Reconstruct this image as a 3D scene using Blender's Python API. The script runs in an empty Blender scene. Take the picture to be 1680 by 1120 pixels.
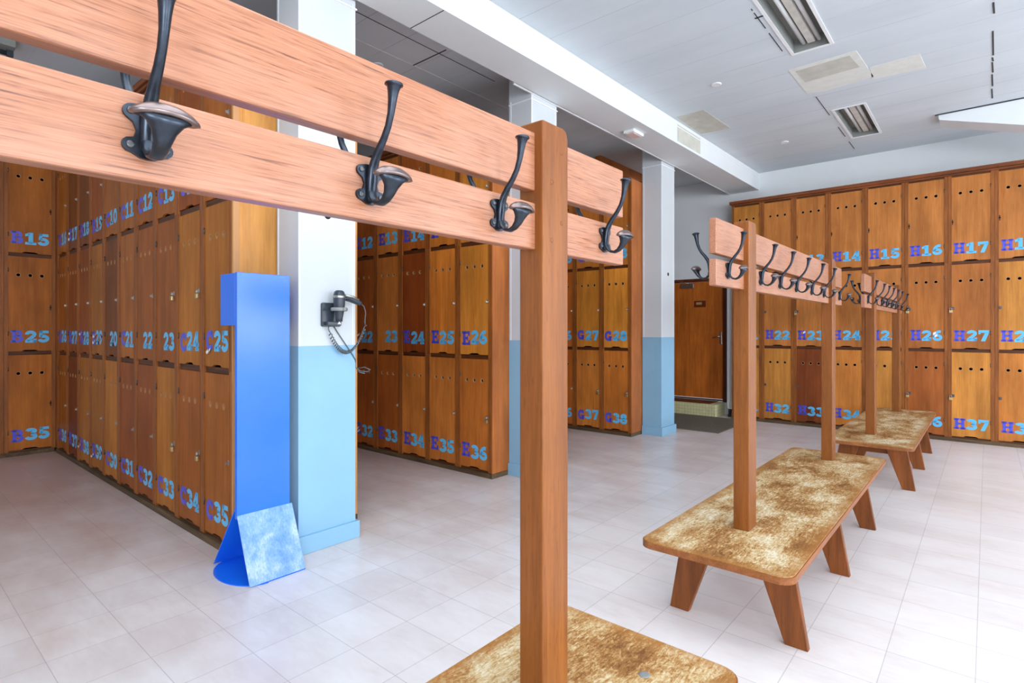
import bpy, bmesh, math, random
from mathutils import Vector, Matrix

# ---------------------------------------------------------------- camera, light, exposure
S = bpy.context.scene
C = S.collection
random.seed(7)
EYE = 1.42
cam = bpy.data.objects.new('camera', bpy.data.cameras.new('camera'))
C.objects.link(cam)
cam.location = (0, 0, EYE)
cam.rotation_euler = (math.radians(90), 0, math.radians(40.33))
cam.data.sensor_width = 36
cam.data.lens = 919.0 / 1680 * 36
cam.data.shift_y = -20.0 / 1680
cam.data.clip_start = 0.05
S.camera = cam
S.view_settings.view_transform = 'Standard'
S.view_settings.look = 'None'
S.view_settings.exposure = -0.12
S.view_settings.gamma = 1.0
S.view_settings.use_curve_mapping = False
S.cycles.use_denoising = True
S.cycles.max_bounces = 8
S.cycles.diffuse_bounces = 5
S.cycles.sample_clamp_indirect = 6
W = bpy.data.worlds.new('sky')
S.world = W
W.use_nodes = True
W.node_tree.nodes['Background'].inputs[0].default_value = (0.75, 0.87, 1.0, 1)
W.node_tree.nodes['Background'].inputs[1].default_value = 1.0

XR, YN, YB, XL, ZC = 8.2, -4.2, 9.43, -8.78, 3.925     # right, near, back, left walls, ceiling
WIN_Y = [(-3.7, -0.9), (-0.5, 1.9), (2.3, 4.4), (4.8, 6.9), (7.1, 9.1)]   # unseen windows assumed in the right wall, where the light comes from
FILL_WIN_X = [(-7.4, -4.8), (3.4, 7.8)]                          # unseen windows added in the near wall for fill light


def area(name, loc, rot, sx, sy, power, col=(0.88, 0.94, 1.0)):
    l = bpy.data.lights.new(name, 'AREA')
    l.shape = 'RECTANGLE'
    l.size, l.size_y, l.energy, l.color = sx, sy, power, col
    o = bpy.data.objects.new(name, l)
    C.objects.link(o)
    o.location, o.rotation_euler = loc, rot
    return o


for (a, b), pw in zip(WIN_Y, (60, 350, 60, 160, 340)):  # lamps outside the unseen windows stand in for daylight
    area('added_daylight', (XR + .16, (a + b) / 2, 2.15), (0, math.radians(90), 0), 2.4, b - a, pw)
for (a, b), pw in zip(FILL_WIN_X, (34, 620)):  # near-wall lamps are added fill from behind the camera
    area('added_daylight', ((a + b) / 2, YN - .16, 2.15), (math.radians(90), 0, 0), b - a, 2.4, pw)
FILL_ROOF = (-2.0, 1.6, -1.6, 1.9)                                               # unseen roof opening added over the near end to even out the light
area('added_daylight', ((FILL_ROOF[0] + FILL_ROOF[1]) / 2, (FILL_ROOF[2] + FILL_ROOF[3]) / 2, ZC + .3), (0, 0, 0), FILL_ROOF[1] - FILL_ROOF[0], FILL_ROOF[3] - FILL_ROOF[2], 140)  # lamp added above the opening as overhead fill

# ---------------------------------------------------------------- helpers


def s(r, g, b):
    f = lambda c: (c / 12.92 if c <= .04045 else ((c + .055) / 1.055) ** 2.4)
    return (f(r / 255), f(g / 255), f(b / 255), 1)


class MB:
    """collects shapes, then links them as ONE mesh object"""

    def __init__(self):
        self.bm = bmesh.new()

    def box(self, x0, x1, y0, y1, z0, z1, mi=0):
        vs = [self.bm.verts.new((x, y, z)) for x in (x0, x1) for y in (y0, y1) for z in (z0, z1)]
        for q in ((0, 1, 3, 2), (4, 6, 7, 5), (0, 4, 5, 1), (2, 3, 7, 6), (0, 2, 6, 4), (1, 5, 7, 3)):
            f = self.bm.faces.new([vs[i] for i in q])
            f.material_index = mi
        return vs

    def prism(self, pts, axis, a0, a1, mi=0):
        """pts: 2D outline, extruded along axis from a0 to a1 (axis 0: pts are y,z; 1: x,z; 2: x,y)"""
        def P(p, a):
            return ((a, p[0], p[1]), (p[0], a, p[1]), (p[0], p[1], a))[axis]
        A = [self.bm.verts.new(P(p, a0)) for p in pts]
        B = [self.bm.verts.new(P(p, a1)) for p in pts]
        n = len(pts)
        for q in [A[::-1], B] + [[A[i], A[(i + 1) % n], B[(i + 1) % n], B[i]] for i in range(n)]:
            f = self.bm.faces.new(q)
            f.material_index = mi

    def lathe(self, prof, cx, cy, cz, n=20, axis=2, mi=0, smooth=True):
        """prof: (r, h) pairs turned about axis through (cx, cy, cz)"""
        rings = []
        for r, h in prof:
            ring = []
            for k in range(n):
                a = 2 * math.pi * k / n
                u, v = r * math.cos(a), r * math.sin(a)
                p = ((h, u, v), (u, h, v), (u, v, h))[axis]
                ring.append(self.bm.verts.new((cx + p[0], cy + p[1], cz + p[2])))
            rings.append(ring)
        for A, B in zip(rings, rings[1:]):
            for k in range(n):
                f = self.bm.faces.new((A[k], A[(k + 1) % n], B[(k + 1) % n], B[k]))
                f.smooth = smooth
                f.material_index = mi
        for R_ in (rings[0], rings[-1]):
            f = self.bm.faces.new(R_)
            f.material_index = mi

    def tube(self, pts, rad, n=10, smooth=True):
        """pts: 3D path, rad: radius or list of (r_side, r_other)"""
        P = [Vector(p) for p in pts]
        rings = []
        up = Vector((0, 1, 0))
        for i, p in enumerate(P):
            t = (P[min(i + 1, len(P) - 1)] - P[max(i - 1, 0)]).normalized()
            side = up - t * up.dot(t)
            if side.length < .1:
                side = Vector((1, 0, 0)) - t * t.x
            side.normalize()
            other = t.cross(side).normalized()
            r = rad[i] if isinstance(rad, (list, tuple)) else rad
            ra, rb = r if isinstance(r, (list, tuple)) else (r, r)
            rings.append([self.bm.verts.new(p + side * (ra * math.cos(2 * math.pi * k / n)) + other * (rb * math.sin(2 * math.pi * k / n))) for k in range(n)])
        for A, B in zip(rings, rings[1:]):
            for k in range(n):
                f = self.bm.faces.new((A[k], A[(k + 1) % n], B[(k + 1) % n], B[k]))
                f.smooth = smooth
        self.bm.faces.new(rings[0])
        self.bm.faces.new(rings[-1])

    def mesh(self, name, mats, bevel=0.0, seg=2, angle=35):
        bmesh.ops.recalc_face_normals(self.bm, faces=self.bm.faces)
        if bevel:
            es = [e for e in self.bm.edges if len(e.link_faces) == 2 and e.calc_face_angle(0) > math.radians(angle)]
            bmesh.ops.bevel(self.bm, geom=es, offset=bevel, segments=seg, profile=.5, affect='EDGES', clamp_overlap=True)
        me = bpy.data.meshes.new(name)
        self.bm.to_mesh(me)
        self.bm.free()
        for m in (mats if isinstance(mats, (list, tuple)) else [mats]):
            me.materials.append(m)
        return me

    def build(self, name, mats, parent=None, bevel=0.0, seg=2, loc=None):
        return link(name, self.mesh(name, mats, bevel, seg), parent, loc)


def link(name, me, parent=None, loc=None):
    o = bpy.data.objects.new(name, me)
    C.objects.link(o)
    if parent:
        o.parent = parent
    if loc:
        o.location = loc
    return o


def tag(o, label=None, cat=None, group=None, kind=None):
    for k, v in (('label', label), ('category', cat), ('group', group), ('kind', kind)):
        if v:
            o[k] = v
    return o


def thing(name, label, cat, loc=(0, 0, 0), rz=0, group=None):
    o = bpy.data.objects.new(name, None)
    o.empty_display_size = .1
    C.objects.link(o)
    o.location = loc
    o.rotation_euler = (0, 0, rz)
    return tag(o, label, cat, group)


# ---------------------------------------------------------------- materials
def newmat(name, rough=.5, spec=.5, metal=0.0):
    m = bpy.data.materials.new(name)
    m.use_nodes = True
    nt = m.node_tree
    b = nt.nodes['Principled BSDF']
    b.inputs['Roughness'].default_value = rough
    b.inputs['Specular IOR Level'].default_value = spec
    b.inputs['Metallic'].default_value = metal
    return m, nt, b


def nd(nt, t, **kw):
    n = nt.nodes.new(t)
    for k, v in kw.items():
        setattr(n, k, v)
    return n


def ramp(nt, src, stops):
    r = nd(nt, 'ShaderNodeValToRGB')
    e = r.color_ramp.elements
    while len(e) < len(stops):
        e.new(.5)
    for i, (p, c) in enumerate(stops):
        e[i].position = p
        e[i].color = c
    nt.links.new(src, r.inputs[0])
    return r.outputs[0]


def mix(nt, fac, a, b, mode='MIX'):
    m = nd(nt, 'ShaderNodeMix', data_type='RGBA', blend_type=mode)
    for i, v in ((0, fac), (6, a), (7, b)):
        if hasattr(v, 'is_output'):
            nt.links.new(v, m.inputs[i])
        else:
            m.inputs[i].default_value = v
    return m.outputs[2]


def mth(nt, op, a, b=None, c=None):
    m = nd(nt, 'ShaderNodeMath', operation=op)
    for i, v in enumerate((a, b, c)):
        if v is None:
            continue
        if hasattr(v, 'is_output'):
            nt.links.new(v, m.inputs[i])
        else:
            m.inputs[i].default_value = v
    return m.outputs[0]


def coords(nt, scale=(1, 1, 1), jitter=True):
    tc = nd(nt, 'ShaderNodeTexCoord')
    mp = nd(nt, 'ShaderNodeMapping')
    mp.inputs['Scale'].default_value = scale
    nt.links.new(tc.outputs['Object'], mp.inputs[0])
    if jitter:
        oi = nd(nt, 'ShaderNodeObjectInfo')
        nt.links.new(mth(nt, 'MULTIPLY', oi.outputs['Random'], 37.0), mp.inputs['Location'])
    return mp.outputs[0]


def noise(nt, vec, scale, detail=4, rough=.55, dist=0.0):
    n = nd(nt, 'ShaderNodeTexNoise')
    n.inputs['Scale'].default_value = scale
    n.inputs['Detail'].default_value = detail
    n.inputs['Roughness'].default_value = rough
    n.inputs['Distortion'].default_value = dist
    nt.links.new(vec, n.inputs['Vector'])
    return n.outputs['Fac']


def bump(nt, b, h, strength, dist=.002):
    n = nd(nt, 'ShaderNodeBump')
    n.inputs['Strength'].default_value = strength
    n.inputs['Distance'].default_value = dist
    nt.links.new(h, n.inputs['Height'])
    nt.links.new(n.outputs[0], b.inputs['Normal'])


def plain(name, col, rough=.5, spec=.5, metal=0.0, var=.06, scale=6):
    m, nt, b = newmat(name, rough, spec, metal)
    n = noise(nt, coords(nt, jitter=False), scale, 5)
    k = 1 - var
    c2 = tuple(min(1, c * (1 + var)) for c in col[:3]) + (1,)
    c1 = tuple(c * k for c in col[:3]) + (1,)
    nt.links.new(ramp(nt, n, [(.3, c1), (.7, c2)]), b.inputs['Base Color'])
    return m


AX = {'x': (.06, 1, 1), 'y': (1, .06, 1), 'z': (1, 1, .06)}


def wood(name, light, dark, axis='z', rough=.42, grain=26, contrast=1.0, objcol=False, flecks=0.0, blotch=.25, coat=0.0):
    m, nt, b = newmat(name, rough, .22 if objcol else .28)
    v = coords(nt, AX[axis])
    g1 = noise(nt, v, grain, 6, .6, .6)
    g2 = noise(nt, v, grain * 5, 3, .6)
    big = noise(nt, coords(nt, tuple(max(q, .35) for q in AX[axis])), 4.5, 4, .55)
    g = mth(nt, 'ADD', mth(nt, 'MULTIPLY', g1, .65), mth(nt, 'MULTIPLY', g2, .35))
    w_ = .16 / contrast
    c = ramp(nt, g, [(.5 - w_, dark), (.5 + w_, light)])
    if flecks:
        # short dark pores along the grain
        pv = coords(nt, tuple(.12 if q < 1 else 1 for q in AX[axis]))
        p = noise(nt, pv, 150, 2, .5)
        c = mix(nt, mth(nt, 'MULTIPLY', ramp(nt, p, [(.60, (0, 0, 0, 1)), (.72, (1, 1, 1, 1))]), flecks), c, tuple(q * .45 for q in dark[:3]) + (1,))
    bl = ramp(nt, big, [(.3, (1 - blotch,) * 3 + (1,)), (.7, (1 + blotch,) * 3 + (1,))])
    c = mix(nt, 1.0, c, bl, 'MULTIPLY')
    if objcol:
        oi = nd(nt, 'ShaderNodeObjectInfo')
        c = mix(nt, 1.0, c, oi.outputs['Color'], 'MULTIPLY')
    nt.links.new(c, b.inputs['Base Color'])
    if coat:
        b.inputs['Coat Weight'].default_value = coat
        b.inputs['Coat Roughness'].default_value = .25
    bump(nt, b, g2, .12, .001)
    return m


M = {}
M['door'] = wood('varnished_plywood', s(208, 134, 54), s(168, 98, 32), 'z', .5, 16, .8, True, 0, .22, .04)
M['raw'] = plain('pale_raw_edge', s(188, 136, 88), .7)
M['carcass'] = wood('locker_frame_wood', s(166, 98, 44), s(122, 68, 28), 'z', .45, 26, 1.0, False, 0, .2)
M['endpanel'] = wood('golden_plywood', s(214, 152, 80), s(178, 116, 54), 'z', .4, 12, .8, False, 0, .25)
M['rail'] = wood('dark_rail_wood', s(104, 58, 28), s(72, 38, 18), 'x', .5, 26)
M['endpanel2'] = wood('brown_plywood', s(180, 106, 50), s(148, 80, 34), 'z', .4, 12, .8, False, 0, .25)
M['darkwood'] = wood('dark_plinth_wood', s(112, 88, 62), s(70, 52, 36), 'x', .65, 30, 1, False, 0, .35)
M['cornice'] = wood('cornice_wood', s(140, 78, 40), s(96, 50, 24), 'x', .5, 30)
M['inside'] = plain('locker_inside', s(60, 36, 20), .8)
M['oak_z'] = wood('oak_post', s(142, 83, 33), s(114, 62, 23), 'z', .4, 30, 1.0, False, .35, .12, .1)
M['leg'] = wood('brown_leg_wood', s(142, 80, 36), s(104, 55, 24), 'z', .45, 24, 1.0, False, .25, .25)
M['apron'] = wood('brown_rail_wood', s(142, 80, 36), s(104, 55, 24), 'x', .45, 24, 1.0, False, .25, .25)
M['edge'] = wood('seat_edge_wood', s(158, 98, 54), s(122, 70, 36), 'y', .45, 24, 1.0, False, .3, .2)
M['iron'] = plain('cast_iron', s(58, 64, 74), .30, .5, .85, .25, 60)
M['worn_iron'] = plain('polished_iron', s(128, 114, 112), .3, .5, .9, .15, 40)
M['steel'] = plain('nickel', s(176, 174, 168), .3, .5, .9)
M['dark_steel'] = plain('dull_steel', s(98, 98, 100), .4, .5, .9)
M['brass'] = plain('brass', s(200, 180, 130), .35, .5, .8)
M['blackhole'] = plain('black', s(18, 14, 12), .8)
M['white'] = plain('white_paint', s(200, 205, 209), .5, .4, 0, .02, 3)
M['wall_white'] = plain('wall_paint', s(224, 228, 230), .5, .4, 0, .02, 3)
M['white_gloss'] = plain('white_enamel', s(236, 238, 240), .3, .5, 0, .01)
M['skyblue'] = plain('light_blue_paint', s(136, 180, 208), .45, .4, 0, .05, 2.5)
M['grey_plaster'] = plain('bare_plaster', s(196, 194, 184), .8, .3, 0, .10, 8)
M['cream_plaster'] = plain('cream_filler', s(222, 222, 216), .7, .3, 0, .05, 12)
M['seamdark'] = plain('dark_gap', s(60, 62, 64), .9)
M['tube'] = plain('unlit_tube', s(222, 222, 222), .25)
M['lens'] = plain('pinkish_lens', s(226, 200, 196), .25)
M['grey_metal'] = plain('grey_housing', s(140, 142, 138), .5)
M['mirror_strip'] = plain('reflector', s(216, 214, 206), .45, .5, 0, .12, 14)
M['letter'] = plain('indigo_vinyl', s(80, 86, 212), .35, .5, 0, .12, 9)
M['digit'] = plain('sky_blue_vinyl', s(96, 190, 238), .35, .5, 0, .06, 9)
M['flap'] = plain('white_backing', s(240, 240, 240), .5)
M['blue'] = plain('blue_enamel', s(28, 112, 235), .22, .6, 0, .04, 3)
M['charcoal'] = plain('charcoal_plastic', s(52, 60, 70), .3)
M['cable'] = plain('grey_cable', s(90, 96, 102), .4)
M['mat'] = plain('grey_mat', s(112, 106, 94), .95, .2, 0, .2, 40)
M['doorwood'] = wood('orange_veneer', s(208, 116, 44), s(166, 86, 28), 'z', .4, 16, 1, False, 0, .2)
M['doorframe'] = wood('dark_frame', s(110, 52, 28), s(80, 36, 18), 'z', .45, 24)


def mat_plank():
    m, nt, b = newmat('oak_plank', .36, .5)
    v = coords(nt, (1, .035, 1))
    g = noise(nt, v, 230, 4, .66, .8)
    g2 = noise(nt, coords(nt, (1, .02, 1)), 420, 3, .6, .3)
    big = noise(nt, coords(nt, (1, .5, 1)), 5, 4, .55, .5)
    k = mth(nt, 'ADD', mth(nt, 'MULTIPLY', g, .6), mth(nt, 'MULTIPLY', g2, .4))
    c = ramp(nt, k, [(.35, s(92, 58, 44)), (.42, s(146, 92, 66)), (.50, s(166, 110, 80)), (.68, s(180, 126, 98))])
    c = mix(nt, mth(nt, 'MULTIPLY', ramp(nt, big, [(.45, (0, 0, 0, 1)), (.75, (1, 1, 1, 1))]), .45), c, s(186, 142, 120))
    nt.links.new(c, b.inputs['Base Color'])
    nt.links.new(ramp(nt, big, [(.3, (.30, .30, .30, 1)), (.7, (.44, .44, .44, 1))]), b.inputs['Roughness'])
    bump(nt, b, k, .25, .001)
    return m


M['oak_y'] = mat_plank()


def mat_seat():
    m, nt, b = newmat('worn_varnished_seat', .55, .4)
    v = coords(nt, (1, .16, 1))
    big = noise(nt, coords(nt, (1, .55, 1)), 5.0, 7, .66, .3)
    fib = noise(nt, v, 120, 5, .75, .6)
    fib2 = noise(nt, coords(nt, (1, .55, 1)), 75, 6, .8, 1.2)
    k = mth(nt, 'ADD', mth(nt, 'MULTIPLY', big, .50), mth(nt, 'ADD', mth(nt, 'MULTIPLY', fib, .28), mth(nt, 'MULTIPLY', fib2, .34)))
    c = ramp(nt, k, [(.46, s(118, 74, 34)), (.53, s(168, 118, 62)), (.585, s(204, 174, 124)), (.66, s(232, 220, 190))])
    # varnish survives round the rim
    tc = nd(nt, 'ShaderNodeTexCoord')
    sp = nd(nt, 'ShaderNodeSeparateXYZ')
    nt.links.new(tc.outputs['Object'], sp.inputs[0])
    ex = mth(nt, 'SUBTRACT', .335, mth(nt, 'ABSOLUTE', sp.outputs[0]))
    ey = mth(nt, 'SUBTRACT', 1.365, mth(nt, 'ABSOLUTE', sp.outputs[1]))
    e = mth(nt, 'MINIMUM', ex, ey)
    e = mth(nt, 'ADD', e, mth(nt, 'MULTIPLY', mth(nt, 'SUBTRACT', fib2, .5), .12))
    rim = ramp(nt, e, [(.0, (.75, .75, .75, 1)), (.07, (0, 0, 0, 1))])
    c = mix(nt, rim, c, s(170, 112, 50))
    nt.links.new(c, b.inputs['Base Color'])
    bump(nt, b, fib2, .25, .001)
    return m


M['seat'] = mat_seat()


def mat_floor():
    m, nt, b = newmat('vinyl_floor_tiles', .30, .5)
    tc = nd(nt, 'ShaderNodeTexCoord')
    sp = nd(nt, 'ShaderNodeSeparateXYZ')
    nt.links.new(tc.outputs['Object'], sp.inputs[0])
    T = .3025

    def line(o, off):
        f = mth(nt, 'FRACT', mth(nt, 'DIVIDE', mth(nt, 'SUBTRACT', o, off), T))
        d = mth(nt, 'MINIMUM', f, mth(nt, 'SUBTRACT', 1.0, f))
        return mth(nt, 'LESS_THAN', d, .0055)
    ln = mth(nt, 'MAXIMUM', line(sp.outputs[0], -.945), line(sp.outputs[1], 2.652))
    big = noise(nt, coords(nt, (1, 1, 1), False), .9, 5, .6, .4)
    streak = noise(nt, coords(nt, (.4, 1, 1), False), 4, 4, .55, .3)
    fine = noise(nt, coords(nt, (.3, 1, 1), False), 34, 4, .6)
    # foot-worn, dirty aisle in front of the left lockers
    soft = noise(nt, coords(nt, (.7, 1, 1), False), 1.6, 3, .5)
    patchy = noise(nt, coords(nt, (.5, 1, 1), False), 6, 3, .55)
    aisle = mth(nt, 'ADD', mth(nt, 'MULTIPLY', sp.outputs[0], -.27), mth(nt, 'ADD', mth(nt, 'MULTIPLY', soft, 1.3), mth(nt, 'MULTIPLY', patchy, .8)))
    aisle = ramp(nt, mth(nt, 'MULTIPLY', mth(nt, 'SUBTRACT', aisle, 1.62), .8), [(.0, (0, 0, 0, 1)), (1.0, (.85, .85, .85, 1))])
    k = mth(nt, 'ADD', mth(nt, 'MULTIPLY', big, .4), mth(nt, 'ADD', mth(nt, 'MULTIPLY', streak, .4), mth(nt, 'MULTIPLY', fine, .2)))
    c = ramp(nt, k, [(.33, s(224, 213, 208)), (.5, s(238, 231, 229)), (.64, s(243, 239, 238))])
    c = mix(nt, aisle, c, s(186, 152, 138))
    vx = nd(nt, 'ShaderNodeTexWhiteNoise', noise_dimensions='2D')
    fl_ = nd(nt, 'ShaderNodeVectorMath', operation='FLOOR')
    sc = nd(nt, 'ShaderNodeVectorMath', operation='DIVIDE')
    sub = nd(nt, 'ShaderNodeVectorMath', operation='SUBTRACT')
    sub.inputs[1].default_value = (-.945, 2.652, 0)
    sc.inputs[1].default_value = (T, T, 1)
    nt.links.new(tc.outputs['Object'], sub.inputs[0])
    nt.links.new(sub.outputs[0], sc.inputs[0])
    nt.links.new(sc.outputs[0], fl_.inputs[0])
    nt.links.new(fl_.outputs[0], vx.inputs['Vector'])
    tv = ramp(nt, vx.outputs['Value'], [(0, (.96, .96, .96, 1)), (1, (1.03, 1.03, 1.03, 1))])
    c = mix(nt, 1.0, c, tv, 'MULTIPLY')
    c = mix(nt, mth(nt, 'MULTIPLY', ln, .38), c, s(120, 108, 104))
    nt.links.new(c, b.inputs['Base Color'])
    return m


def mat_ceiling():
    m, nt, b = newmat('painted_ceiling_boards', .6, .3)
    tc = nd(nt, 'ShaderNodeTexCoord')
    sp = nd(nt, 'ShaderNodeSeparateXYZ')
    nt.links.new(tc.outputs['Object'], sp.inputs[0])
    f = mth(nt, 'FRACT', mth(nt, 'DIVIDE', mth(nt, 'SUBTRACT', sp.outputs[1], 3.895), .405))
    d = mth(nt, 'MINIMUM', f, mth(nt, 'SUBTRACT', 1.0, f))
    fade = noise(nt, coords(nt, (.5, 1, 1), False), 2.2, 3)
    ln = mth(nt, 'MULTIPLY', mth(nt, 'LESS_THAN', d, .007), ramp(nt, fade, [(.35, (.08, .08, .08, 1)), (.65, (.55, .55, .55, 1))]))
    n = noise(nt, coords(nt, (.3, 1, 1), False), 3, 5)
    c = ramp(nt, n, [(.3, s(203, 211, 217)), (.7, s(213, 220, 226))])
    c = mix(nt, ln, c, s(120, 122, 126))
    nt.links.new(c, b.inputs['Base Color'])
    return m


def mat_tiles():
    m, nt, b = newmat('cream_mosaic', .35, .5)
    tc = nd(nt, 'ShaderNodeTexCoord')
    sp = nd(nt, 'ShaderNodeSeparateXYZ')
    nt.links.new(tc.outputs['Object'], sp.inputs[0])
    ln = None
    for o in sp.outputs:
        f = mth(nt, 'FRACT', mth(nt, 'DIVIDE', mth(nt, 'ADD', o, 20.0005), .05))
        l = mth(nt, 'LESS_THAN', mth(nt, 'MINIMUM', f, mth(nt, 'SUBTRACT', 1.0, f)), .05)
        ln = l if ln is None else mth(nt, 'MAXIMUM', ln, l)
    n = noise(nt, coords(nt, (1, 1, 1), False), 12, 3)
    c = ramp(nt, n, [(.3, s(204, 196, 146)), (.7, s(222, 216, 170))])
    c = mix(nt, mth(nt, 'MULTIPLY', ln, .6), c, s(150, 142, 104))
    nt.links.new(c, b.inputs['Base Color'])
    return m


def mat_scuffed():
    m, nt, b = newmat('scuffed_blue_enamel', .35, .5)
    v = coords(nt, (1, 1, 1), False)
    a = noise(nt, v, 6, 5, .6, .3)
    f = noise(nt, coords(nt, (1, 1, .25), False), 120, 4, .7)
    k = mth(nt, 'ADD', mth(nt, 'MULTIPLY', a, .7), mth(nt, 'MULTIPLY', f, .3))
    c = ramp(nt, k, [(.40, s(92, 142, 226)), (.50, s(128, 168, 230)), (.58, s(168, 194, 230)), (.68, s(206, 216, 230))])
    nt.links.new(c, b.inputs['Base Color'])
    return m


M['floor'] = mat_floor()
M['ceiling'] = mat_ceiling()
M['tiles'] = mat_tiles()
M['scuffed'] = mat_scuffed()

# ---------------------------------------------------------------- the setting
b = MB(); b.box(XL - .2, XR + .2, YN - .2, YB + .2, -.1, 0)
tag(b.build('floor', M['floor']), kind='structure')

LX0, LX1 = -1.35, -1.04                      # recessed lights share this strip
LY = [(4.33, 5.55), (7.26, 8.48)]
b = MB()
k0, k1, k2, k3 = FILL_ROOF
b.box(XL - .2, k0, YN - .2, YB + .2, ZC, ZC + .15)
b.box(k0, LX0, k3, YB + .2, ZC, ZC + .15)
b.box(LX1, k1, k3, YB + .2, ZC, ZC + .15)
b.box(k1, XR + .2, YN - .2, YB + .2, ZC, ZC + .15)
b.box(k0, k1, YN - .2, k2, ZC, ZC + .15)
for y0, y1 in ((FILL_ROOF[3], LY[0][0]), (LY[0][1], LY[1][0]), (LY[1][1], YB + .2)):
    b.box(LX0, LX1, y0, y1, ZC, ZC + .15)
ceiling = tag(b.build('ceiling', M['ceiling']), kind='structure')


def patch(name, pts, m, z=ZC - .003):
    q = MB(); q.prism(pts, 2, z, ZC - .0002)
    return q.build(name, m, ceiling)


patch('plaster_patch', [(-2.80, 6.30), (-2.47, 6.29), (-2.44, 7.08), (-2.80, 7.04)], M['grey_plaster'])
patch('plaster_patch', [(-1.42, 5.92), (-.96, 5.90), (-.93, 6.22), (-1.41, 6.25)], M['grey_plaster'], ZC - .004)
patch('plaster_patch', [(-1.47, 5.86), (-.90, 5.84), (-.86, 6.55), (-1.30, 6.62), (-1.46, 6.56)], M['cream_plaster'])
patch('plaster_patch', [(-.86, 6.30), (-.47, 6.28), (-.45, 6.66), (-.88, 6.62)], M['cream_plaster'])
for a, c_ in ((4.95, 5.45), (5.47, 5.62), (5.66, 5.86), (6.2, 6.75), (6.8, 6.9), (6.92, 7.2), (7.25, 7.6), (7.68, 8.0)):
    patch('open_seam', [(.028, a), (.040, a), (.046, c_), (.034, c_)], M['seamdark'])
for a, c_ in ((4.55, 4.58), (4.62, 4.92), (5.02, 5.42), (6.72, 7.4), (7.9, 8.35), (8.6, 9.0)):
    patch('open_seam', [(-1.412, a), (-1.405, a), (-1.405, c_), (-1.412, c_)], M['seamdark'])
patch('open_seam', [(-1.43, 4.70), (-1.36, 4.70), (-1.36, 4.72), (-1.43, 4.72)], M['seamdark'])
for a, c_, x in ((2.4, 4.2, -3.80), (2.4, 5.4, -4.16)):
    patch('open_seam', [(x, a), (x + .007, a), (x + .007, c_), (x, c_)], M['seamdark'] if x > -4 else M['cream_plaster'])
patch('open_seam', [(-4.16, 3.44), (-3.70, 3.44), (-3.70, 3.452), (-4.16, 3.452)], M['seamdark'])

# walls
b = MB(); b.box(XL - .2, -4.33, YB, YB + .2, 0, ZC)
b.box(-3.31, XR + .2, YB, YB + .2, 0, ZC); b.box(-4.33, -3.31, YB, YB + .2, 2.29, ZC); b.box(-4.33, -3.31, YB, YB + .2, 0, .20)
tag(b.build('wall_back', M['wall_white']), kind='structure')
b = MB(); b.box(XL - .2, XL, YN - .2, YB, 0, ZC)
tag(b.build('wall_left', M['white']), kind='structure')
Z0, Z1 = .95, 3.45


def pierced(name, spans, lo, hi, mk):
    q = MB()
    mk(q, lo, hi, 0, Z0); mk(q, lo, hi, Z1, ZC)
    e = lo
    for a, c_ in spans:
        mk(q, e, a, Z0, Z1); e = c_
    mk(q, e, hi, Z0, Z1)
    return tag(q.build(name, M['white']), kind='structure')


pierced('wall_right', WIN_Y, YN - .2, YB, lambda q, a, c_, z0, z1: q.box(XR, XR + .2, a, c_, z0, z1))
pierced('wall_near', FILL_WIN_X, XL, XR, lambda q, a, c_, z0, z1: q.box(a, c_, YN - .2, YN, z0, z1))
k = 0  # frames for the unseen bays in both walls
for spans, right in ((WIN_Y, True), (FILL_WIN_X, False)):
    for a, c_ in spans:
        k += 1
        q = MB()
        for (u0, u1, z0, z1) in ((a, c_, Z0, Z0 + .06), (a, c_, Z1 - .06, Z1), (a, a + .06, Z0 + .06, Z1 - .06), (c_ - .06, c_, Z0 + .06, Z1 - .06),
                                 ((a + c_) / 2 - .03, (a + c_) / 2 + .03, Z0 + .06, Z1 - .06)):
            if right:
                q.box(XR + .04, XR + .1, u0, u1, z0, z1)
            else:
                q.box(u0, u1, YN - .1, YN - .04, z0, z1)
        tag(q.build('window_unseen_%d' % k, M['white_gloss']), kind='structure')

# downstand beam along the columns
b = MB()
zb = 3.655
bx = lambda y: -2.80 - .0148 * (YB - y)
pts = [(-3.285, YN), (bx(YN), YN), (bx(YB), YB), (-3.25, YB)]
b.prism(pts, 2, zb, ZC - .001)
beam = tag(b.build('ceiling_beam', M['wall_white']), kind='structure')
b = MB()
b.prism([(-3.30, 3.9), (-3.285, 3.9), (-3.25, YB - .01), (-3.265, YB - .01)], 2, zb - .004, zb + .03)
b.build('edge_strip', M['white_gloss'], beam)
b = MB()
b.prism([(bx(1) - .001, 1.0), (bx(1) + .004, 1.0), (bx(YB) + .004, YB - .01), (bx(YB) - .001, YB - .01)], 2, ZC - .07, ZC - .06)
b.build('edge_strip', M['white_gloss'], beam)
for yy in (2.16, 2.68):
    b = MB(); b.box(-3.27, bx(yy) - .005, yy, yy + .008, zb - .0008, zb + .01)
    b.build('board_joint', M['seamdark'], beam)
b = MB(); b.prism([(bx(6.42) - .001, 6.42), (bx(7.1) - .001, 7.1), (bx(7.1) + .002, 7.1), (bx(6.42) + .002, 6.42)], 2, zb + .03, ZC - .04)
b.build('plaster_patch', M['grey_plaster'], beam)

# soffit wedge that comes down from the ceiling on the right
b = MB(); b.prism([(-.44, ZC - .001), (-.43, 3.86), (2.6, 2.9), (2.6, ZC - .001)], 1, 8.2, 8.52)
sof = tag(b.build('ceiling_soffit', M['wall_white']), kind='structure')
b = MB(); b.prism([(-.47, ZC - .002), (-.47, ZC - .012), (2.6, ZC - .012), (2.6, ZC - .002)], 1, 8.185, 8.199)
b.build('dark_gap', M['seamdark'], sof)

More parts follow.
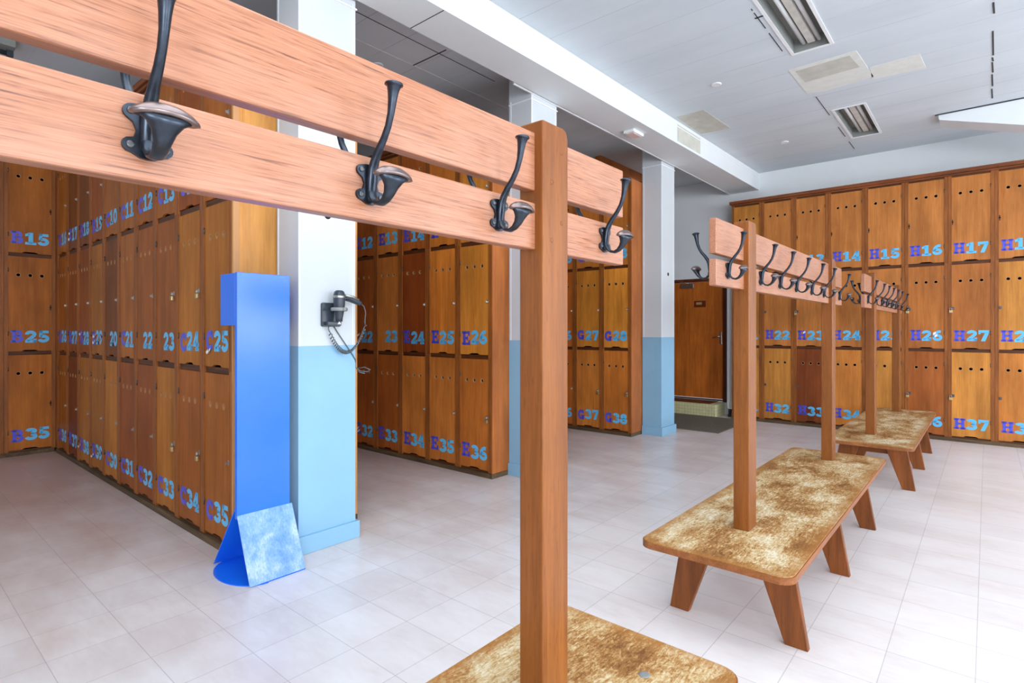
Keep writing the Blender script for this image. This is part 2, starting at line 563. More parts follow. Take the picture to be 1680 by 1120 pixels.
# columns, blue to shoulder height
CX0, CX1 = -3.573, -3.297
for y0, y1 in ((1.812, 2.228), (4.165, 4.575), (6.945, 7.345)):
    b = MB()
    zt = 1.314
    b.box(CX0, CX1, y0, y1, 0.0, zt, 1)
    b.box(CX0, CX1, y0, y1, zt, zb - .001 if y0 > 9 else ZC - .001, 0)
    col = tag(b.build('column', [M['white'], M['skyblue']]), kind='structure')
    b = MB()
    b.box(CX0, CX1 + .022, y0 - .022, y1 + .022, 0, .115)
    b.build('skirting', M['skyblue'], col, .004)
    b = MB()
    for (xa, ya, yb2) in ((CX1, y0 + .004, y0 + .012), (CX1, y1 - .026, y1 - .020)):
        b.box(xa - .001, xa + .003, ya, yb2, zt, zb - .02)
    b.box(CX0 + .02, CX0 + .027, y0 - .003, y0 + .001, zt, zb - .02)
    b.build('corner_bead', M['white_gloss'], col)
    b = MB()
    b.box(CX0, CX1 + .008, y0 - .008, y1 + .008, zb - .055, zb - .045)
    b.build('collar', M['white_gloss'], col)
    if y0 != 4.165:
        b = MB(); b.lathe([(.024, -.002), (.024, .0012)], CX1, y0 + .205, 2.165, 20, 0)
        o = b.build('cable_hole', M['blackhole'], col)
b = MB(); b.box(-4.335, -4.245, 6.97, 8.25, 3.445, ZC - .002)
tag(b.build('wooden_boxing', M['endpanel2']), 'brown wooden boxing panel between the locker tops and dark ceiling, behind the column', 'panel')

# ---------------------------------------------------------------- numerals cut from vinyl
def arc(cx, cy, rx, ry, a0, a1, n=14):
    return [(cx + rx * math.cos(math.radians(a0 + (a1 - a0) * i / n)), cy + ry * math.sin(math.radians(a0 + (a1 - a0) * i / n))) for i in range(n + 1)]


def rect(x0, x1, y0, y1):
    return ('R', x0, x1, y0, y1)


# strokes in a cell one unit high: lists of (path, thickness) or rects; second item is the width
GL = {
    '0': ([(arc(.40, .5, .27, .37, 90, 450, 22), .26)], .80),
    '1': ([rect(.24, .52, .1, 1), rect(.04, .72, 0, .2), ('Q', [(.04, .66), (.04, .86), (.30, 1), (.30, .74)])], .74),
    '2': ([(arc(.39, .70, .25, .18, 185, -25, 14) + [(.50, .48), (.16, .17)], .25), rect(.03, .78, 0, .23), rect(.56, .78, .0, .32)], .80),
    '3': ([(arc(.36, .73, .25, .15, 165, -90, 14), .24), (arc(.36, .30, .28, .19, 90, -165, 14), .25)], .76),
    '4': ([('Q', [(.40, 1), (.66, 1), (.24, .36), (.0, .36)]), rect(.0, .80, .22, .42), rect(.42, .68, .06, 1), rect(.30, .80, 0, .16)], .82),
    '5': ([rect(.12, .72, .78, 1), ('Q', [(.12, 1), (.32, 1), (.30, .46), (.08, .46)]), (arc(.37, .33, .27, .21, 130, -165, 16), .25)], .78),
    '6': ([(arc(.40, .32, .26, .20, 90, 450, 20), .24), ([(.66, .86), (.50, .88), (.34, .80), (.20, .62), (.15, .36)], .25)], .80),
    '7': ([rect(.03, .80, .76, 1), rect(.03, .20, .64, .8), ('Q', [(.52, .80), (.80, .80), (.52, 0), (.20, 0)])], .82),
    '8': ([(arc(.40, .72, .23, .16, 90, 450, 20), .24), (arc(.40, .29, .28, .18, 90, 450, 20), .25)], .80),
    '9': ([(arc(.40, .68, .26, .20, 90, 450, 20), .24), ([(.14, .14), (.30, .12), (.46, .20), (.60, .38), (.65, .64)], .25)], .80),
    'B': ([rect(.10, .36, 0, 1), rect(0, .5, 0, .16), rect(0, .5, .84, 1), (arc(.46, .74, .22, .16, 90, -90, 10), .22), (arc(.48, .28, .26, .18, 90, -90, 10), .24), rect(.3, .5, .44, .6)], .90),
    'C': ([(arc(.46, .5, .31, .37, 48, 312, 20), .26), rect(.62, .82, .60, .98), rect(.66, .82, .08, .34)], .86),
    'E': ([rect(.10, .36, 0, 1), rect(0, .80, 0, .18), rect(0, .78, .82, 1), rect(.3, .58, .42, .58), rect(.64, .80, .0, .36), rect(.62, .78, .66, 1), rect(.48, .60, .34, .66)], .84),
    'G': ([(arc(.46, .5, .31, .37, 48, 330, 20), .26), rect(.62, .82, .62, .98), rect(.60, .86, .0, .42), rect(.46, .92, .34, .48)], .94),
    'H': ([rect(.10, .36, 0, 1), rect(.62, .88, 0, 1), rect(.3, .7, .41, .6), rect(0, .46, 0, .18), rect(0, .46, .82, 1), rect(.52, .98, 0, .18), rect(.52, .98, .82, 1)], .98),
}


def glyph(bm, ch, x, z, w, h, y):
    parts, gw = GL[ch]
    sx = w / gw

    def V(p):
        return bm.verts.new((x + p[0] * sx, y, z + p[1] * h))
    for pt in parts:
        if pt[0] == 'R':
            _, x0, x1, y0, y1 = pt
            bm.faces.new([V(p) for p in ((x0, y0), (x1, y0), (x1, y1), (x0, y1))])
        elif pt[0] == 'Q':
            bm.faces.new([V(p) for p in pt[1]])
        else:
            path, t = pt
            L, R_ = [], []
            n = len(path)
            closed = math.dist(path[0], path[-1]) < 1e-4
            for i, p in enumerate(path):
                a = path[i - 1] if i else (path[-2] if closed else path[0])
                c_ = path[i + 1] if i < n - 1 else (path[1] if closed else path[-1])
                d = Vector((c_[0] - a[0], c_[1] - a[1])).normalized()
                L.append(V((p[0] - d.y * t / 2, p[1] + d.x * t / 2)))
                R_.append(V((p[0] + d.y * t / 2, p[1] - d.x * t / 2)))
            for i in range(n - 1):
                bm.faces.new((L[i], R_[i], R_[i + 1], L[i + 1]))
    for f in bm.faces:
        if f.normal.y > 0:
            f.normal_flip()


_gm = {}
TH_, TZ = .136, .114        # numeral height and height above the locker's own base


def letter_mesh(ch):
    if ch not in _gm:
        bm = bmesh.new()
        glyph(bm, ch, -.170, TZ, .116, TH_, 0)
        me = bpy.data.meshes.new('letter_' + ch)
        bm.normal_update()
        bm.to_mesh(me); bm.free()
        me.materials.append(M['letter'])
        _gm[ch] = me
    return _gm[ch]


def number_mesh(st):
    if st not in _gm:
        bm = bmesh.new()
        glyph(bm, st[0], -.048, TZ, .107, TH_, 0)
        glyph(bm, st[1], .065, TZ, .107, TH_, 0)
        me = bpy.data.meshes.new('number_' + st)
        bm.normal_update()
        bm.to_mesh(me); bm.free()
        me.materials.append(M['digit'])
        _gm[st] = me
    return _gm[st]


# ---------------------------------------------------------------- lockers
PH = 1.108                       # tier height
ZBASE = .045
DOORH0, DOORH1 = .020, 1.085
DEPTH = .38
_lm = {}


def door_mesh(w):
    """door panel with three round holes and a finger notch, front face at y = .012"""
    key = ('door', w)
    if key in _lm:
        return _lm[key]
    hw = w / 2
    cu = bpy.data.curves.new('tmp', 'CURVE')
    cu.dimensions = '2D'
    cu.fill_mode = 'BOTH'
    cu.extrude = .009

    def poly(pts):
        sp = cu.splines.new('POLY')
        sp.points.add(len(pts) - 1)
        for q, p in zip(sp.points, pts):
            q.co = (p[0], p[1], 0, 1)
        sp.use_cyclic_u = True
    n0 = DOORH0
    poly([(-hw, n0), (-.075, n0), (-.058, n0 + .009), (-.045, n0 + .014), (.045, n0 + .014), (.058, n0 + .009), (.075, n0), (hw, n0), (hw, DOORH1), (-hw, DOORH1)])
    for cx in (-.103, 0, .103):
        poly(arc(cx, .878, .0175, .0175, 0, 360 * 17 / 18, 17))
    tmp = bpy.data.objects.new('tmp', cu)
    C.objects.link(tmp)
    me = bpy.data.meshes.new_from_object(tmp.evaluated_get(bpy.context.evaluated_depsgraph_get()))
    bpy.data.objects.remove(tmp)
    bpy.data.curves.remove(cu)
    # curve plane (x, y, z) -> door plane (x, -z + depth, y)
    me.transform(Matrix(((1, 0, 0, 0), (0, 0, -1, .0125), (0, 1, 0, 0), (0, 0, 0, 1))))
    me.materials.clear()
    me.materials.append(M['door'])
    me.materials.append(M['raw'])
    for p in me.polygons:
        p.use_smooth = False
        if abs(p.normal.y) < .5:
            c_ = p.center
            p.material_index = 1 if c_.z > .8 and abs(c_.x) < hw - .01 and c_.z < DOORH1 - .01 else 0
    bm = bmesh.new()
    bm.from_mesh(me)
    for cx in (-.103, 0, .103):              # pale rim round each hole: raw edge plus a lit crescent put into colour
        o_ = arc(cx, .878, .0215, .0215, 0, 360 * 17 / 18, 17)
        i_ = arc(cx, .878, .0174, .0174, 0, 360 * 17 / 18, 17)
        V = [[bm.verts.new((p[0], .0032, p[1])) for p in q] for q in (o_, i_)]
        for k in range(18):
            f = bm.faces.new((V[0][k], V[0][(k + 1) % 18], V[1][(k + 1) % 18], V[1][k]))
            f.material_index = 1
    bm.to_mesh(me)
    bm.free()
    me.name = 'locker_door'
    _lm[key] = me
    return me


def body_mesh(w):
    key = ('body', w)
    if key not in _lm:
        q = MB()
        h = w / 2 - .0012
        st = .0362
        q.box(-h, -h + st, 0, .03, 0, PH - .001)
        q.box(h - st, h, 0, .03, 0, PH - .001)
        q.box(-h + st, h - st, .013, .03, 0, DOORH0 - .002, 2)
        q.box(-h + st, h - st, .013, .03, DOORH1 + .002, PH - .001, 2)
        for sx in (-1, 1):                       # moulded bead on each stile edge
            a = sx * (h - st + .004)
            q.box(a - .003, a + .003, -.002, .001, 0, PH - .001)
        q.box(-h, -h + .012, .0301, DEPTH, 0, PH - .001, 1)
        q.box(h - .012, h, .0301, DEPTH, 0, PH - .001, 1)
        q.box(-h + .012, h - .012, .0301, DEPTH, 0, .012, 1)
        q.box(-h + .012, h - .012, .0301, DEPTH, PH - .013, PH - .001, 1)
        q.box(-h + .012, h - .012, DEPTH - .01, DEPTH, .012, PH - .013, 1)
        _lm[key] = q.mesh('locker_body', [M['carcass'], M['inside'], M['rail']])
    return _lm[key]


def small(key, fn):
    if key not in _lm:
        _lm[key] = fn()
    return _lm[key]


def hasp_mesh(m='dark_steel'):
    q = MB()
    q.box(-.010, .016, -.004, 0, -.016, .018)
    q.box(-.004, .000, -.020, -.004, -.010, .010)
    q.lathe([(.003, -.0065), (.003, -.004)], .010, 0, .008, 8, 1)
    return q.mesh('hasp', M[m], .0012, 1)


def keyhole_mesh():
    q = MB()
    q.lathe([(.011, -.003), (.011, 0)], 0, 0, 0, 12, 1)
    q.box(-.004, .004, -.003, 0, -.035, .03)
    return q.mesh('latch', M['blackhole'])


def hinge_mesh():
    q = MB()
    q.tube([(0, -.004, -.022), (0, -.004, .022)], .0045, 8)
    return q.mesh('hinge', M['dark_steel'])


def flap_mesh():
    q = MB()
    n = 6
    L, R_ = [], []
    for i in range(n + 1):
        a = math.radians(200 * i / n)
        L.append(q.bm.verts.new((-.012, -.002 - .014 * (1 - math.cos(a)) / 2 - .004 * i / n, .02 - .022 * math.sin(a) - .022 * i / n)))
        R_.append(q.bm.verts.new((.018, -.002 - .012 * (1 - math.cos(a)) / 2 - .006 * i / n, .032 - .02 * math.sin(a) - .016 * i / n)))
    for i in range(n):
        q.bm.faces.new((L[i], R_[i], R_[i + 1], L[i + 1])).smooth = True
    return q.mesh('peeled_flap', M['flap'])


TONE = {  # varnish of single doors (multiplies the veneer)
    'n': (.90, .78, .70, 1), 'g': (1.0, .97, .70, 1), 'o': (1.02, .86, .62, 1), 'r': (.68, .47, .38, 1), 'd': (.42, .24, .20, 1),
    'b': (.78, .63, .54, 1), 'l': (1.2, 1.16, 1.0, 1), 'k': (.46, .36, .30, 1), 'e': (.88, .84, .60, 1)}
ROW_LIGHT_TONE = {g_[:20]: c_ for g_, c_ in (('lockers of the far wall bank', (1.06, 1.22, 2.1)), ('lockers of the long left row', (.82, .80, .78)), ('lockers on the left wall', (.82, .80, .78)),
           ('lockers between the first two columns', (1.16, 1.20, 1.6)), ('lockers beside the third column', (1.26, 1.34, 1.7)))}   # evens out each row's light in the colour; the far bank has also faded
TIERN = {1: 'top', 2: 'middle', 3: 'bottom'}


def locker(px, py, rz, w, tier, letter, num, tone, label, group, side=1, flaps=(), keyhole=False):
    z = ZBASE + (3 - tier) * PH
    t = thing('locker', label, 'locker', (px, py, z), rz, group)
    link('body', body_mesh(w), t)
    d = link('door', door_mesh(w - .0745), t)
    tint = ROW_LIGHT_TONE.get(group[:20], (1, 1, 1))
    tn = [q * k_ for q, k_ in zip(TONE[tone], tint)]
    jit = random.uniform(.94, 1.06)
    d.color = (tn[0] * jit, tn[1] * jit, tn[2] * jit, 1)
    y = .0028
    if letter:
        link('letter_sticker', letter_mesh(letter), d, (random.uniform(-.004, .004), y, random.uniform(-.008, .01)))
    if num:
        link('number_sticker', number_mesh(num), d, (random.uniform(-.003, .004), y, random.uniform(-.006, .008)))
    for fx, fz in flaps:
        link('peeled_flap', small('flap', flap_mesh), d, (fx, y, TZ + fz))
    hw = w / 2 - .0375
    if keyhole:
        link('latch', small('keyhole', keyhole_mesh), d, (side * (hw - .008), .0034, .52))
    else:
        link('hasp', small('hasp', hasp_mesh) if side < 0 else small('hasp_bright', lambda: hasp_mesh('steel')), d, (side * (hw - .012), .0034, .53))
    for hz in (.22, .93):
        link('hinge', small('hinge', hinge_mesh), d, (-side * (hw + .001), .003, hz))
    return t


def padlock(x, y, z, label, rz=0):
    t = thing('padlock', label, 'padlock', (x, y, z), rz, 'padlocks on the lockers')
    q = MB(); q.box(-.017, .017, -.018, -.004, -.052, -.020)
    q.build('lock_body', M['brass'], t, .003)
    q = MB()
    q.tube([(-.010, -.011, -.022), (-.010, -.011, -.004)] + [(-.010 * math.cos(math.radians(a)), -.011, -.002 + .010 * math.sin(math.radians(a))) for a in range(0, 181, 30)] + [(.010, -.011, -.022)], .0032, 8)
    q.build('shackle', M['steel'], t)


def bank(name, label, x0, x1, yf, depth, front=True, cornice_over=.03):
    """plinth, cornice, back body and end panel that the lockers of one row share"""
    t = thing('locker_bank', label, 'locker bank')
    q = MB(); q.box(x0, x1 - .006, yf - .012, yf + .37, 0, ZBASE - .001)
    q.build('plinth', M['darkwood'], t)
    q = MB(); q.box(x0 - cornice_over, x1 + (cornice_over if name == 'H' else 0), yf - .032, yf + (.37 if name == 'H' else depth), ZBASE + 3 * PH + .025, 3.440)
    q.box(x0, x1, yf - .012, yf + .37, ZBASE + 3 * PH, ZBASE + 3 * PH + .024)
    q.build('cornice', M['cornice'], t, .004)
    return t


ROWS = {}


def row(name, right, w, pitch, n, yf, tiers, side, groupname):
    """tiers: list of three lists of (letter, number, tone, label, extras)"""
    for ti, lst in enumerate(tiers, 1):
        for i, it in enumerate(lst):
            cx = right - pitch * (n - i - .5)
            kw = it[4] if len(it) > 4 else {}
            locker(cx, yf, 0, w, ti, it[0], it[1], it[2], it[3], groupname, side, **kw)


def lab(code, tier, bank_, extra=''):
    return 'wooden locker marked %s in the %s tier of the %s%s' % (code, TIERN[tier], bank_, extra)


# far wall, lockers H
bk = 'far wall bank'
H1 = ['e', 'n', 'n', 'n', 'n', 'n', 'n', 'n']
H2 = ['g', 'n', 'n', 'n', 'n', 'b', 'b', 'g']
H3 = ['g', 'g', 'd', 'o', 'g', 'r', 'g', 'o']
t1, t2, t3 = [], [], []
for i in range(8):
    u = str(i + 1)
    l1 = lab('H1' + u, 1, bk)
    if i == 0:
        l1 = 'olive-toned locker at the top left end of the far wall bank, by white wall'
    if i == 1:
        l1 = 'top tier locker left of H13 on the far wall, number hidden by the hook rail'
    l2 = lab('H2' + u, 2, bk)
    l3 = lab('H3' + u, 3, bk)
    if i == 0:
        l2 = 'golden middle tier locker at the left end of the far wall, beside bench post'
        l3 = 'golden bottom tier locker at the left end of the far wall, beside bench post'
    if i == 2:
        l2 = lab('H23', 2, bk, ', letter partly peeled')
        l3 = 'dark red-brown wooden locker marked H33 in the bottom tier of the far wall bank'
    if i == 4:
        l3 = 'golden bottom tier locker below H25 on the far wall, behind the farthest bench'
    if i == 5:
        l2 = 'wooden locker in the far wall bank middle tier marked H26, its 6 half peeled'
        l3 = 'reddish bottom tier locker below H26 on the far wall, half hidden by farthest bench'
    t1.append(('H', '1' + u, H1[i], l1, {'keyhole': True}))
    t2.append(('H', '2' + u, H2[i], l2, {'flaps': [(-.085, .10)]} if i == 2 else ({'flaps': [(.085, .09), (.10, .06)]} if i == 5 else {})))
    t3.append(('H', '3' + u, H3[i], l3))
HR, HP, HY = -3.10 + 8 * .4525, .4525, 9.05
row('H', HR, .4525, HP, 8, HY, (t1, t2, t3), -1, 'lockers of the far wall bank')
bank('H', 'plinth and cornice of the long locker bank along the far wall', -3.10, HR + .002, HY, .37)

# lockers G, behind the third column
bk = 'bank beside the third column'
t1 = [('G', '16', 'b', 'top tier wooden locker above G26, glimpsed between the two rails of the near rack'),
      ('G', '17', 'n', 'top tier wooden locker above G27, glimpsed between the rails of the near rack'),
      ('G', '18', 'n', 'top tier wooden locker above G28 at the bank end, behind near rack end')]
t2 = [('G', '26', 'r', 'middle tier locker left of G27, mostly behind the near rack post'),
      ('G', '27', 'e', 'wooden locker marked G27 in the middle tier beside the far blue and white column'),
      ('G', '28', 'g', 'golden wooden locker marked G28 next to the far blue and white column')]
t3 = [('G', '36', 'r', 'bottom tier locker left of G37, mostly behind the near rack post'),
      ('G', '37', 'n', 'wooden locker marked G37 in the bottom tier beside the far blue and white column'),
      ('G', '38', 'b', 'wooden locker marked G38 at the bottom next to the far blue and white column')]
row('G', -3.600, .4425, .4425, 3, 6.66, (t1, t2, t3), 1, 'lockers beside the third column')

# lockers E, behind the middle column
EB = 'bank between the first two columns'
E1 = ['r', 'n', 'r', 'o', 'g']
E2 = ['r', 'n', 'd', 'o', 'g']
E3 = ['r', 'r', 'n', 'n', 'b']
t1, t2, t3 = [], [], []
for i in range(5):
    u = str(i + 2)
    t1.append(('E', '1' + u, E1[i], lab('E1' + u, 1, EB) if i < 3 else ('top tier wooden locker above E25, its number behind the near rack rail' if i == 3 else 'top tier wooden locker above E26 at the bank end, behind the near rack rail')))
    if i == 0:
        t2.append((None, '22', 'r', 'wooden locker marked 22 with a peeled letter, left end beside the hair dryer cord', {'flaps': [(-.10, .08)]}))
        t3.append(('E', '32', 'r', 'reddish bottom tier locker marked E32 with torn letter, nearest the first column', {'flaps': [(-.10, .04), (-.12, .07)]}))
    elif i == 1:
        t2.append((None, '23', 'n', 'wooden locker marked 23 without letter between E24 and the peeled 22'))
        t3.append(('E', '33', 'r', lab('E33', 3, EB)))
    else:
        l2 = lab('E2' + u, 2, EB)
        if i == 2:
            l2 = 'very dark red-brown wooden locker marked E24 in the middle tier'
        t2.append(('E', '2' + u, E2[i], l2))
        t3.append(('E', '3' + u, E3[i], lab('E3' + u, 3, EB)))
row('E', -3.597, .4545, .4545, 5, 3.93, (t1, t2, t3), 1, 'lockers between the first two columns')

# lockers C, the long row on the left
CBK = 'long left row'
T1 = [('B', '16'), ('B', '17'), ('B', '18'), ('B', '19'), ('C', '10'), ('C', '11'), ('C', '12'), ('C', '13'), ('C', '14'), ('C', '15')]
T2 = [('B', '26'), ('B', '27'), ('B', '28'), ('B', '29'), (None, '20'), ('C', '21'), (None, '22'), (None, '23'), ('C', '24'), ('C', '25')]
T3 = [('B', '36'), ('B', '37'), ('B', '38'), ('B', '39'), ('C', '30'), ('C', '31'), ('C', '32'), ('C', '33'), ('C', '34'), ('C', '35')]
C1 = ['n', 'k', 'k', 'r', 'n', 'n', 'b', 'n', 'r', 'n']
C2 = ['b', 'r', 'r', 'e', 'k', 'n', 'b', 'b', 'g', 'e']
C3 = ['b', 'd', 'e', 'e', 'g', 'r', 'r', 'g', 'b', 'n']
LC = {(1, 0): 'top tier locker in the corner beside B15, its number behind the near rack rail',
      (1, 1): 'dark wooden top tier locker with a badly peeling blue number left of B18',
      (1, 8): 'top tier locker above C24 in the left row, number behind the near rack rail',
      (1, 9): 'top tier locker above C25 in the left row, number behind the near rack rail',
      (2, 0): 'middle tier locker marked 26 in the corner beside B25',
      (2, 4): 'wooden locker marked 20 without letter, between B29 and C21',
      (2, 6): 'wooden locker marked 22 without letter, between C21 and the one marked 23',
      (2, 7): 'wooden locker marked 23 without letter, just left of C24',
      (2, 9): 'wooden locker marked C25 with peeling C, right end of the left row',
      (3, 0): 'bottom tier locker marked 36 in the corner beside B35'}
FL = {(1, 1): [(-.10, .02), (-.08, .08)], (2, 2): [(-.11, .10)], (2, 3): [(-.07, .02), (-.06, .08)], (2, 9): [(-.11, .0)], (3, 3): [(-.13, .01)], (3, 2): [(-.16, .04)]}
tiers = []
for ti, (T, K) in enumerate(((T1, C1), (T2, C2), (T3, C3)), 1):
    tiers.append([(T[i][0], T[i][1], K[i], LC.get((ti, i), lab((T[i][0] or '') + T[i][1], ti, CBK)), {'flaps': FL.get((ti, i), ())}) for i in range(10)])
row('C', -3.605, .460, .460, 10, 1.537, tiers, 1, 'lockers of the long left row')

# back-to-back bodies, plinths, cornices and end panels
for nm, lb, x0, x1, yf, back in (('C', 'golden plywood end, plinth and cornice of the left locker row beside blue stand', -8.205, -3.605, 1.537, 2.44),
                                 ('E', 'golden end panel, plinth and cornice of the locker bank behind the middle column', -3.597 - 5 * .4545, -3.597, 3.93, 4.9),
                                 ('G', 'brown end panel, plinth and cornice of the locker bank behind the far column', -3.6 - 3 * .4425, -3.6, 6.66, 7.6)):
    t = bank(nm, lb, x0, x1, yf, back - yf)
    q = MB(); q.box(XL + .01 if nm != 'C' else x0, x1 - .002, yf + DEPTH + .002, back, 0, 3.41)
    q.build('back_body', M['carcass'], t)
    q = MB(); q.box(x1 + .001, x1 + .019, yf - .002, back, ZBASE, 3.41)
    q.build('end_panel', M['endpanel' if nm == 'C' else 'endpanel2'], t, .002)
    q = MB(); q.box(x1 + .001, x1 + .022, yf - .012, back, 0, ZBASE - .001)
    q.build('end_plinth', M['darkwood'], t)
    if nm == 'C':
        q = MB(); q.box(x1 + .0205, x1 + .024, yf - .002, yf + .035, ZBASE, 3.41)
        q.build('edge_strip', M['raw'], t)

# lockers B on the left wall, facing the room
BX = -8.29
for ti, nn, lb in ((1, '15', 'wooden locker marked B15 at the far left, top of its column'),
                   (2, '25', 'wooden locker marked B25 at the far left, middle of its column'),
                   (3, '35', 'wooden locker marked B35 at the far left, bottom of its column')):
    locker(BX, 1.310, math.radians(90), .4525, ti, 'B', nn, 'n', lb, 'lockers on the left wall', 1, (), True)
t = thing('locker_bank', 'stiles, plinth and cornice of the locker column at far left', 'locker bank')
q = MB(); q.box(BX - DEPTH, BX + .012, .98, 1.5235, 0, ZBASE - .001)
q.build('plinth', M['darkwood'], t)
q = MB(); q.box(BX - DEPTH, BX + .032, .98, 1.503, 3.395, 3.44); q.box(BX - DEPTH, BX + .012, .98, 1.523, 3.37, 3.394)
q.build('cornice', M['cornice'], t)
q = MB(); q.box(BX - DEPTH, BX, .985, 1.082, ZBASE, 3.369); q.box(BX - .004, BX + .003, 1.052, 1.06, ZBASE, 3.369)
q.build('stile', M['carcass'], t)
q = MB(); q.box(BX - .012, -8.208, 1.5375, 1.56, ZBASE, 3.369)
q.build('corner_filler', M['carcass'], t)

for (x, y, z, lb) in (
        (-.357, 9.05, 1.683, 'small pale padlock on the left edge of locker H27'), (-.81, 9.05, 1.683, 'small pale padlock on the left edge of locker H26, by hook tips'),
        (-1.263, 9.05, 1.683, 'small brass padlock between lockers H24 and H25, under the hooks'), (-2.168, 9.05, 1.683, 'small padlock on the left edge of locker H23'),
        (-.81, 9.05, .575, 'small padlock on the left edge of the reddish locker below H26'), (-.357, 9.05, .575, 'small padlock on the left edge of locker H37'),
        (-1.263, 9.05, .575, 'small dark padlock on the stile right of locker H34'),
        (-3.648, 3.93, .575, 'brass padlock hanging on locker E36'), (-3.65, 6.66, .575, 'small padlock hanging on locker G38'),
        (-4.0925, 6.66, .575, 'small padlock hanging on locker G37'), (-4.11, 1.537, 1.683, 'silver padlock on the right edge of locker C24'),
        (-4.57, 1.537, 1.683, 'silver padlock on the right edge of the middle locker marked 23'), (-4.11, 1.537, .575, 'silver padlock on the right edge of locker C34'),
        (-4.57, 1.537, .575, 'silver padlock on the right edge of locker C33')):
    padlock(x, y - .006, z, lb)

# ---------------------------------------------------------------- coat-hook benches
SEATZ, SEATT = .430, .032


def rounded(x0, x1, y0, y1, r, n=6):
    p = []
    for cx, cy, a in ((x1 - r, y1 - r, 0), (x0 + r, y1 - r, 90), (x0 + r, y0 + r, 180), (x1 - r, y0 + r, 270)):
        p += arc(cx, cy, r, r, a, a + 90, n)
    return p


def seat_mesh():
    q = MB()
    P = rounded(-.335, .335, -1.365, 1.365, .062)
    P2 = rounded(-.330, .330, -1.360, 1.360, .058)
    q.prism(P, 2, SEATZ - SEATT, SEATZ - .004, 1)
    q.prism(P2, 2, SEATZ - .004, SEATZ, 0)
    return q.mesh('seat', [M['seat'], M['edge']])


def hook_mesh():
    """double hook on a lugged plate; local +x points away from the plank"""
    q = MB()
    # lugged back plate
    half = []
    half += arc(.020, .024, .010, .010, 80, -60, 6)
    half += [(.018, .010), (.014, 0), (.017, -.010)]
    half += arc(.021, -.021, .010, .010, 60, -90, 6)
    half += [(.009, -.037)]
    pts = [(0, .036), (.009, .036)] + half + [(0, -.038)] + [(-y, z) for y, z in reversed(half)] + [(-.009, .036)]
    q.prism(pts, 0, 0, .0055)
    q.bm.faces.ensure_lookup_table()
    # raised spine and rising prong with a trumpet end
    up = [(.002, -.034), (.007, -.02), (.009, .005), (.011, .026), (.017, .041), (.029, .059), (.045, .078), (.057, .097), (.065, .119), (.069, .140), (.071, .154), (.0725, .162), (.0732, .1655), (.0733, .1662), (.0736, .1695), (.0738, .1725)]
    ru = [(.007, .003), (.010, .006), (.0105, .007), (.0105, .0075), (.009, .0075), (.0072, .0068), (.0065, .0062), (.0062, .006), (.0066, .0064), (.0080, .008), (.0098, .0098), (.0120, .0120), (.0140, .0140), (.0168, .0168), (.0160, .0160), (.009, .009)]
    q.tube([(x, 0, z) for x, z in up], ru, 16)
    # lower hook flaring into a broad cap
    lo = [(.008, .012), (.008, -.010), (.012, -.026), (.023, -.037), (.037, -.040), (.050, -.035), (.060, -.025), (.066, -.014), (.0695, -.004), (.0710, .004)]
    rl = [(.007, .005), (.0085, .005), (.0095, .0046), (.0095, .0042), (.0095, .0044), (.0100, .0055), (.0115, .0072), (.0150, .0090), (.0225, .0125), (.036, .0165)]
    q.tube([(x, 0, z) for x, z in lo], rl, 18)
    me = q.mesh('coat_hook', [M['iron'], M['worn_iron']])
    return me


def cap_mesh():
    """worn bright cap on the lower hook: long oval, arched, ends drooping"""
    q = MB()
    rings = []
    n = 20
    for k, (f, dz) in enumerate(((.86, -.003), (1.0, .0), (.97, .003), (.82, .008), (.55, .0125), (.25, .0145))):
        ring = []
        for i in range(n):
            a = 2 * math.pi * i / n
            y = .042 * f * math.cos(a)
            x = .018 * f * math.sin(a)
            ring.append(q.bm.verts.new((.0716 + x, y, .006 + dz - 2.6 * y * y)))
        rings.append(ring)
    for A, B in zip(rings, rings[1:]):
        for i in range(n):
            q.bm.faces.new((A[i], A[(i + 1) % n], B[(i + 1) % n], B[i])).smooth = True
    q.bm.faces.new(rings[0]); q.bm.faces.new(rings[-1])
    return q.mesh('hook_cap', M['worn_iron'])


def screw_mesh():
    q = MB()
    q.lathe([(.0052, .0056), (.0050, .0072), (.003, .0078)], 0, 0, 0, 12, 0)
    q.box(.0074, .0081, -.0048, .0048, -.0006, .0006)
    return q.mesh('screw', M['dark_steel'])


def leg_mesh(sx):
    q = MB()
    # tapering board, splayed outward; drawn in x,z
    pts = [(sx * .085, SEATZ - SEATT - .001), (sx * .255, SEATZ - SEATT - .001), (sx * .322, 0), (sx * .225, 0)]
    q.prism(pts, 1, -.017, .017)
    return q.mesh('leg', M['leg'], .003, 1)


BM = {'seat': seat_mesh(), 'hook': hook_mesh(), 'cap': cap_mesh(), 'screw': screw_mesh(), 'legL': leg_mesh(-1), 'legR': leg_mesh(1)}
q = MB(); q.box(-.20, .20, -.016, .016, SEATZ - SEATT - .105, SEATZ - SEATT - .001); BM['rail'] = q.mesh('cross_rail', M['apron'], .003, 1)
q = MB(); q.prism([(-.035, 0), (.035, 0), (.022, .05), (-.022, .05)], 1, -.03, .03); BM['block'] = q.mesh('wedge_block', M['edge'], .003, 1)
q = MB(); q.prism([(y, z) for y, z in ((-.0565, SEATZ + .0005), (.0565, SEATZ + .0005), (.0565, 1.925), (.050, 1.945), (.036, 1.952), (-.0565, 1.952))], 0, -.038, .038); BM['post'] = q.mesh('post', M['oak_z'], .004, 2)
RL = 1.395


def plank_mesh(z0, z1, t):
    q = MB(); q.box(-t / 2, t / 2, -RL, RL, z0, z1)
    return q.mesh('plank', M['oak_y'], .0035, 2)


